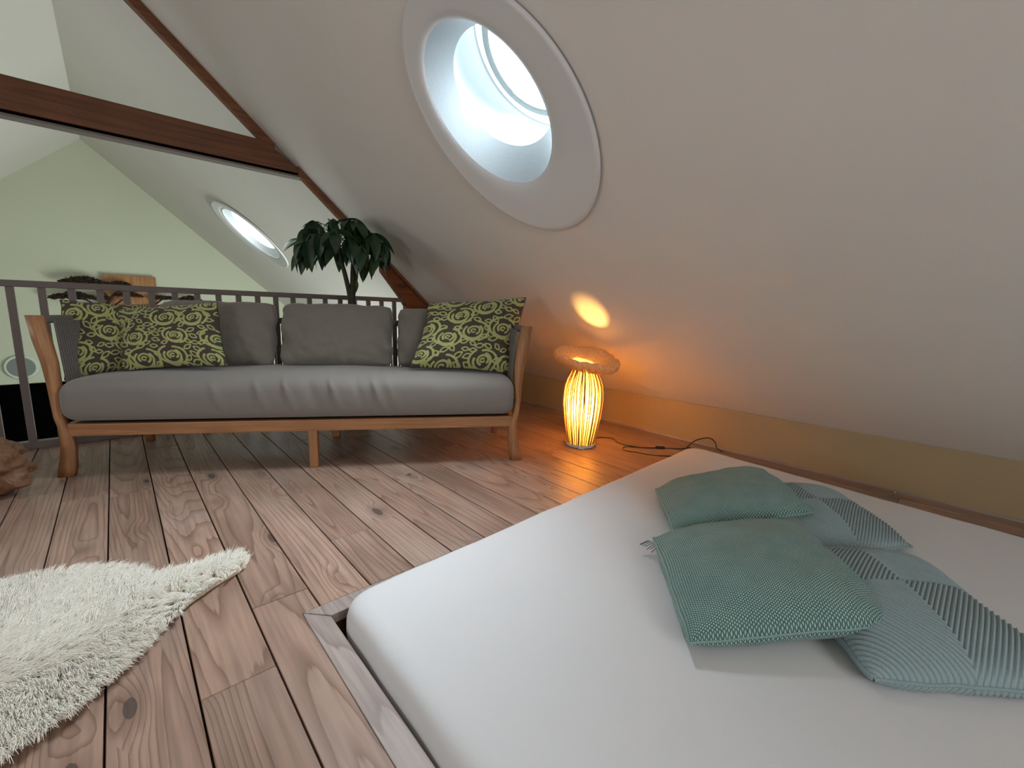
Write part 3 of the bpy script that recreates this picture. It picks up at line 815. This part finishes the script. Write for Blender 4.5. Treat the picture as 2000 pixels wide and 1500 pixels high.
# ------------------------------------------------------------------ lamp
LX, LY = 2.470, 1.950
lamp = empty('floor_lamp', (LX, LY, 0))
tag(lamp, 'glowing mushroom-shaped cane floor lamp beside the skirting', 'lamp')
bm = bmesh.new(); bmesh.ops.create_cone(bm, cap_ends=True, segments=48, radius1=.105, radius2=.108, depth=.018)
for v in bm.verts: v.co.z += .013
bm_obj('base', bm, M_white, lamp)
rad = lambda z: float(np.interp(z, [0, .02, .1, .2, .3, .38, .45, .50, .55, .58], [.094, .096, .112, .130, .142, .144, .135, .118, .092, .080]))
N = 40; V, F = [], []
zs = [.022 + .558 * i / 26 for i in range(27)]
for z in zs:
    for i in range(N): a = 2 * math.pi * i / N; V.append(((rad(z) - .008) * math.cos(a), (rad(z) - .008) * math.sin(a), z))
for s in range(26):
    for i in range(N): j = (i + 1) % N; F.append((s * N + i, s * N + j, (s + 1) * N + j, (s + 1) * N + i))
mesh_obj('paper_lining', V, F, M_paper, lamp, True)
rl = random.Random(5)
for i in range(52):
    a = 2 * math.pi * i / 52 + rl.uniform(-.035, .035); tw = rl.uniform(-.07, .07)
    pts = []
    for j in range(13):
        z = .02 + .57 * j / 12; q = a + tw * j / 12
        pts.append(((rad(z) + .001) * math.cos(q), (rad(z) + .001) * math.sin(q), z))
    V, F = tube(pts, .0041, 5); mesh_obj('rib', V, F, M_ribw, lamp, True)
CAPIN = [(.050, .590), (.07, .603), (.10, .618), (.13, .632), (.16, .645), (.19, .656), (.212, .663), (.226, .665)]
CAPOUT = [(.233, .658), (.231, .645), (.222, .627), (.205, .610), (.18, .597), (.15, .587), (.12, .580), (.088, .576)]
def cap_pt(r, z, a, ridge=0.0, dz=0.0):
    """tilted, wavy, shallow upturned mushroom cap around the neck"""
    k = (r / .23) ** 2
    wob = 1 + (.030 * math.sin(3 * a + 1) + .018 * math.sin(7 * a + 2) + .014 * math.sin(15 * a)) * k
    z += (.008 * math.sin(2 * a + .6) + .005 * math.sin(5 * a) + .003 * math.sin(17 * a)) * k + dz
    x, y = math.cos(a) * (r + ridge) * wob, math.sin(a) * (r + ridge) * wob
    rt = x * .743 - y * .669; dp = x * .669 + y * .743
    return (x + .014 * .743, y - .014 * .669, z - rt * .115 * min(1, r / .1) + dp * .19)
N = 320
def cap_surface(name, prof, amp):
    V, F = [], []
    for (r_, z_) in prof:
        for i in range(N):
            rg = math.cos(i * math.pi / 2) * amp * min(1, max(0, (r_ - .09) / .05))
            V.append(cap_pt(r_, z_ + rg * .6, 2 * math.pi * i / N, rg))
    for q in range(len(prof) - 1):
        for i in range(N): j = (i + 1) % N; F.append((q * N + i, q * N + j, (q + 1) * N + j, (q + 1) * N + i))
    return mesh_obj(name, V, F, M_cap, lamp, True)
cap_surface('cap', CAPIN, .0012)
cap_surface('cap_underside', [CAPIN[-1]] + CAPOUT, .0030)
for i in range(80):
    a = 2 * math.pi * i / 80; t_ = Vector((-math.sin(a), math.cos(a), 0)) * .0011; V2 = []
    for sgn in (-1, 1):
        for (r_, z_) in CAPOUT[1:]: V2.append(Vector(cap_pt(r_, z_, a)) + t_ * sgn)
        for (r_, z_) in CAPOUT[1:]: V2.append(Vector(cap_pt(r_, z_, a, 0, -.011)) + t_ * sgn)
    n = len(CAPOUT) - 1; F = []
    for q in range(n - 1):
        F += [(q, q + 1, n + q + 1, n + q), (2 * n + q, 3 * n + q, 3 * n + q + 1, 2 * n + q + 1), (n + q, n + q + 1, 3 * n + q + 1, 3 * n + q)]
    mesh_obj('gill', V2, F, M_cap, lamp)
bm = bmesh.new(); bmesh.ops.create_uvsphere(bm, u_segments=20, v_segments=12, radius=.026)
for v in bm.verts: v.co.z = v.co.z * 1.25 + .235
bm_obj('bulb', bm, M_bulb, lamp, True)
bm = bmesh.new(); bmesh.ops.create_cone(bm, cap_ends=True, segments=20, radius1=.018, radius2=.016, depth=.18)
for v in bm.verts: v.co.z += .11
bm_obj('socket', bm, M_white, lamp)
pl_ = bpy.data.lights.new('bulb_light', 'POINT'); pl_.energy = BULB; pl_.color = (1.0, .52, .13); pl_.shadow_soft_size = .028
plo = bpy.data.objects.new('bulb_light', pl_); C.objects.link(plo); plo.parent = lamp; plo.location = (0, 0, .30)
bm = bmesh.new(); box(bm, -.022, .022, -.002, .002, .0, .022)
o = bm_obj('care_label', bm, M_white, lamp); o.location = (-.085, -.078, .003); o.rotation_euler = (0, 0, math.radians(-42))
# cable as a part of its lamp
cab = [(2.56, 1.955), (2.62, 1.99), (2.70, 1.975), (2.757, 1.946), (2.785, 1.885), (2.727, 1.784), (2.744, 1.677), (2.782, 1.603), (2.85, 1.55), (2.886, 1.52), (2.93, 1.47), (2.975, 1.427), (3.06, 1.40)]
V, F = tube(smooth_path([(x - LX, y - LY, .006) for x, y in cab]), .0035, 6); mesh_obj('cable', V, F, M_cable, lamp, True)
cab = [(2.86, 1.535), (2.80, 1.57), (2.74, 1.64), (2.69, 1.70), (2.625, 1.69), (2.60, 1.64), (2.626, 1.589), (2.649, 1.502), (2.739, 1.39), (2.80, 1.345)]
V, F = tube(smooth_path([(x - LX, y - LY, .008) for x, y in cab]), .0035, 6); mesh_obj('cable', V, F, M_cable, lamp, True)
cab = [(3.03, 1.41, .01), (3.12, 1.405, .04), (3.19, 1.37, .06), (3.20, 1.32, .07), (3.185, 1.275, .05), (3.16, 1.25, .02), (3.14, 1.20, .01)]
V, F = tube(smooth_path([(x - LX, y - LY, z) for x, y, z in cab]), .0035, 6); mesh_obj('cable', V, F, M_cable, lamp, True)
bm = bmesh.new(); box(bm, -.032, .032, -.012, .012, .0, .018, .005)
o = bm_obj('inline_switch', bm, M_cable, lamp); o.location = (2.868 - LX, 1.532 - LY, .001); o.rotation_euler = (0, 0, math.radians(-42))

# ------------------------------------------------------------------ plant
PXY = (1.48, 3.62)
plant = empty('potted_tree', (PXY[0], PXY[1], 0))
tag(plant, 'money tree with dark drooping palmate leaves behind the sofa', 'plant')
V, F = [], []
bm = bmesh.new(); bmesh.ops.create_cone(bm, cap_ends=True, segments=40, radius1=.12, radius2=.155, depth=.30)
for v in bm.verts: v.co.z += .15
bm_obj('pot', bm, M_pot, plant)
bm = bmesh.new(); bmesh.ops.create_cone(bm, cap_ends=True, segments=40, radius1=.14, radius2=.14, depth=.01)
for v in bm.verts: v.co.z += .302
bm_obj('soil', bm, M_soil, plant)
rp = random.Random(21)
# three trunks splitting above the rail
tr = [[(-.02, .0, .28), (-.03, 0, .7), (-.02, 0, 1.0), (-.05, .0, 1.18), (-.09, .01, 1.36), (-.10, .02, 1.5)],
      [(.02, .01, .28), (.02, .0, .7), (.0, .0, 1.02), (.03, .0, 1.2), (.05, .0, 1.38), (.06, 0, 1.50)],
      [(.0, -.03, .28), (.0, -.02, .7), (-.01, -.02, 1.0), (.0, -.01, 1.2), (.0, -.03, 1.35), (-.01, -.03, 1.48)]]
for p in tr:
    q = smooth_path(p, 5); V, F = tube(q, [.026 - .013 * i / (len(q) - 1) for i in range(len(q))], 10)
    mesh_obj('trunk', V, F, M_stem, plant, True)
def leaflet_mesh(L, W, droop):
    nu, V, F = 14, [], []
    for i in range(nu + 1):
        t = i / nu; wd = W * (math.sin(math.pi * t ** .8) ** .85) * (1.02 - .35 * t) + .0006
        y = L * (t - .18 * droop * t * t); z = -droop * L * .48 * t ** 1.7
        V += [(-wd, y, z + .16 * wd), (-wd * .5, y, z + .03 * wd), (0, y, z - .10 * wd), (wd * .5, y, z + .03 * wd), (wd, y, z + .16 * wd)]
    for i in range(nu):
        for k in range(4): F.append((i * 5 + k, i * 5 + k + 1, i * 5 + 6 + k, i * 5 + 5 + k))
    me = bpy.data.meshes.new('leaf'); me.from_pydata(V, [], F); me.materials.append(M_leaf)
    me.polygons.foreach_set('use_smooth', [True] * len(F)); return me
LM = [leaflet_mesh(.25, .052, d) for d in (.5, .9, 1.3)] + [leaflet_mesh(.20, .044, .7), leaflet_mesh(.29, .060, .8)]
LMy = leaflet_mesh(.17, .03, .8); LMy.materials.clear(); LMy.materials.append(M_leafy)
# fans: (centre, drooping dir spread)
RT = Vector((.743, -.669, 0)); DPv = Vector((.669, .743, 0))
fans = []
spec = [(-.24, .0, 1.58), (-.30, .02, 1.50), (-.16, -.1, 1.62), (-.10, .08, 1.66), (-.02, -.12, 1.64), (.03, .06, 1.68), (.12, -.08, 1.64), (.17, .05, 1.60), (.24, -.05, 1.55),
        (.27, .08, 1.50), (-.22, -.12, 1.46), (-.12, -.14, 1.52), (.0, -.16, 1.54), (.10, -.14, 1.50), (.18, -.14, 1.44), (.24, -.02, 1.40), (-.28, -.02, 1.42), (-.18, .12, 1.48), (.08, .14, 1.54), (-.04, .0, 1.46), (.14, .02, 1.38)]
for k, (a, d, z) in enumerate(spec):
    cpt = RT * (a * 1.12 - .07) + DPv * d + Vector((0, 0, z - .01))
    st = Vector(tr[k % 3][-1]) + Vector((0, 0, -.12 * rp.random()))
    mid = (st + cpt) / 2 + Vector((0, 0, .05))
    V, F = tube(smooth_path([st, mid, cpt], 4), .0032, 5); mesh_obj('stem', V, F, M_twig, plant, True)
    out = Vector((cpt.x, cpt.y, 0)); base = math.atan2(out.y, out.x) if out.length > .06 else rp.uniform(-3, 3)
    n = rp.choice((5, 6, 6))
    for j in range(n):
        ang = base + (j - (n - 1) / 2) * 1.02 + rp.uniform(-.15, .15)
        me = rp.choice(LM)
        o = bpy.data.objects.new('leaf', me); link(o, plant)
        tilt = rp.uniform(-1.35, -.35) if rp.random() < .8 else rp.uniform(-.3, .25)
        M = Matrix.Translation(cpt) @ Matrix.Rotation(ang - math.pi / 2, 4, 'Z') @ Matrix.Rotation(tilt, 4, 'X') @ Matrix.Rotation(rp.uniform(-.5, .5), 4, 'Y') @ Matrix.Scale(rp.uniform(.72, 1.02), 4)
        o.matrix_basis = M
for (a, z, rx, rz_) in ((.04, 1.22, -1.5, .4), (.03, 1.18, -1.35, -.6)):
    o = bpy.data.objects.new('leaf', LMy); link(o, plant); p = RT * a
    o.matrix_basis = Matrix.Translation((p.x, p.y, z)) @ Matrix.Rotation(rz_ - 2.3, 4, 'Z') @ Matrix.Rotation(rx, 4, 'X') @ Matrix.Scale(.8, 4)

# ------------------------------------------------------------------ root stool
def root_stool():
    bm = bmesh.new(); bmesh.ops.create_icosphere(bm, subdivisions=5, radius=1)
    for v in bm.verts:
        p = v.co.copy(); a = math.atan2(p.y, p.x)
        leg = .5 + .5 * math.cos(3 * a + .5)
        flare = 1 + (.28 * leg if p.z < 0 else .0) * min(1, -p.z * 1.4)
        r = .24 * flare * (1 + .34 * mn.noise(p * 2.0 + Vector((4, 1, 2))) + .16 * mn.noise(p * 4.5) + .05 * mn.noise(p * 11))
        x, y = p.x * r, p.y * r
        z = .145 + p.z * .16
        if p.z < -.1 and leg < .5: z += (.5 - leg) * .30 * min(1, -p.z * 2)
        z = max(z, 0.0); z += .02 * mn.noise(p * 3) if z > .01 else 0
        v.co = Vector((x, y, max(z, 0)))
    return bm
st = bm_obj('root_stool', root_stool(), M_root, None, True); st.location = (-.64, 3.20, 0)
tag(st, 'gnarled brown root-wood stool at the left edge beside the sofa leg', 'stool')

# ------------------------------------------------------------------ sheepskin
outl = [(.278, 1.705), (.25, 1.775), (.2, 1.80), (.1, 1.79), (.02, 1.80), (-.03, 1.87), (-.085, 1.94), (-.174, 2.005), (-.286, 2.04), (-.40, 2.05), (-.6, 2.1), (-.85, 2.0), (-.98, 1.7), (-.95, 1.35),
        (-.75, 1.08), (-.45, 1.06), (-.33, 1.16), (-.252, 1.255), (-.211, 1.275), (-.143, 1.315), (-.042, 1.43), (.015, 1.505), (.109, 1.60), (.19, 1.66)]
rug = mesh_obj('sheepskin', [], [], None)
bpy.data.objects.remove(rug)
bm = bmesh.new(); cx, cy = -.40, 1.60
prism(bm, [((x - cx) * .965, (y - cy) * .965) for x, y in outl], 0.001, .012, .003)
rug = bm_obj('sheepskin', bm, M_skin); rug.location = (cx, cy, 0)
tag(rug, 'cream long-haired sheepskin rug on the pine floor', 'rug')
PO = np.array(outl)
def inside(x, y):
    c = np.zeros(x.shape, bool); n = len(PO); j = n - 1
    for i in range(n):
        xi, yi = PO[i]; xj, yj = PO[j]
        c ^= ((yi > y) != (yj > y)) & (x < (xj - xi) * (y - yi) / (yj - yi + 1e-12) + xi); j = i
    return c
rs_ = np.random.RandomState(4)
N0 = 300000
X = rs_.uniform(-1.0, .30, N0); Y = rs_.uniform(1.03, 2.12, N0)
k_ = inside(X, Y); X, Y = X[k_], Y[k_]

NH = len(X); K = 6
# clump centres
NC = 4200
cxy = np.stack([rs_.uniform(-1, .3, NC), rs_.uniform(1.03, 2.12, NC)], 1)
cell = {}
for i, (a, b) in enumerate(cxy): cell.setdefault((int(a // .04), int(b // .04)), []).append(i)
near = np.zeros(NH, int)
for i in range(NH):
    a, b = X[i], Y[i]; ci, cj = int(a // .04), int(b // .04); best = 1e9; bi = 0
    for di in (-1, 0, 1):
        for dj in (-1, 0, 1):
            for q in cell.get((ci + di, cj + dj), ()):
                d = (cxy[q, 0] - a) ** 2 + (cxy[q, 1] - b) ** 2
                if d < best: best = d; bi = q
    near[i] = bi
cdir = np.zeros((NC, 2))
for i, (a, b) in enumerate(cxy):
    v1 = mn.noise(Vector((a * 4, b * 4, 0))); v2 = mn.noise(Vector((a * 4, b * 4, 9)))
    sp = b - (1.62 + .18 * a)        # away from the spine
    cdir[i] = (.25 + .8 * v1 + .12 * rs_.randn(), np.sign(sp) * min(1, abs(sp) * 5) * .8 + .7 * v2 + .14 * rs_.randn())
cdir /= np.linalg.norm(cdir, axis=1)[:, None] + 1e-9
clen = .046 + .016 * rs_.rand(NC)
D = cdir[near] + .14 * rs_.randn(NH, 2); Lh = clen[near] * rs_.uniform(.7, 1.1, NH)
tgt = cxy[near]
pos = np.zeros((NH, K, 3), np.float32)
wph = rs_.uniform(0, 6.28, NC)[near]
for q in range(K):
    t = q / (K - 1)
    lean = t ** 1.5 * Lh * .85
    px = X + D[:, 0] * lean; py = Y + D[:, 1] * lean
    tx = tgt[:, 0] + cdir[near][:, 0] * lean; ty = tgt[:, 1] + cdir[near][:, 1] * lean
    c = .26 * t
    px = px * (1 - c) + tx * c; py = py * (1 - c) + ty * c
    wob = .0015 * np.sin(t * 11 + wph)
    px = px + cdir[near][:, 1] * wob; py = py - cdir[near][:, 0] * wob
    pos[:, q, 0] = px - cx; pos[:, q, 1] = py - cy
    pos[:, q, 2] = .010 + Lh * (.85 * t - .38 * t * t) + .004 * t * rs_.randn(NH)
# strands over the edge sink to the floor
pos[:, :, 2] = np.maximum(pos[:, :, 2], .004)
hc = bpy.data.hair_curves.new('fleece')
hc.add_curves([K] * NH)
hc.attributes['position'].data.foreach_set('vector', pos.ravel())
ra = hc.attributes.new('radius', 'FLOAT', 'POINT') if 'radius' not in hc.attributes else hc.attributes['radius']
rr_ = np.tile(np.array([.0006, .0007, .0007, .0006, .0005, .0002], np.float32), NH); ra.data.foreach_set('value', rr_)
hc.materials.append(M_wool)
fl = bpy.data.objects.new('fleece', hc); link(fl, rug); fl['kind'] = 'stuff'
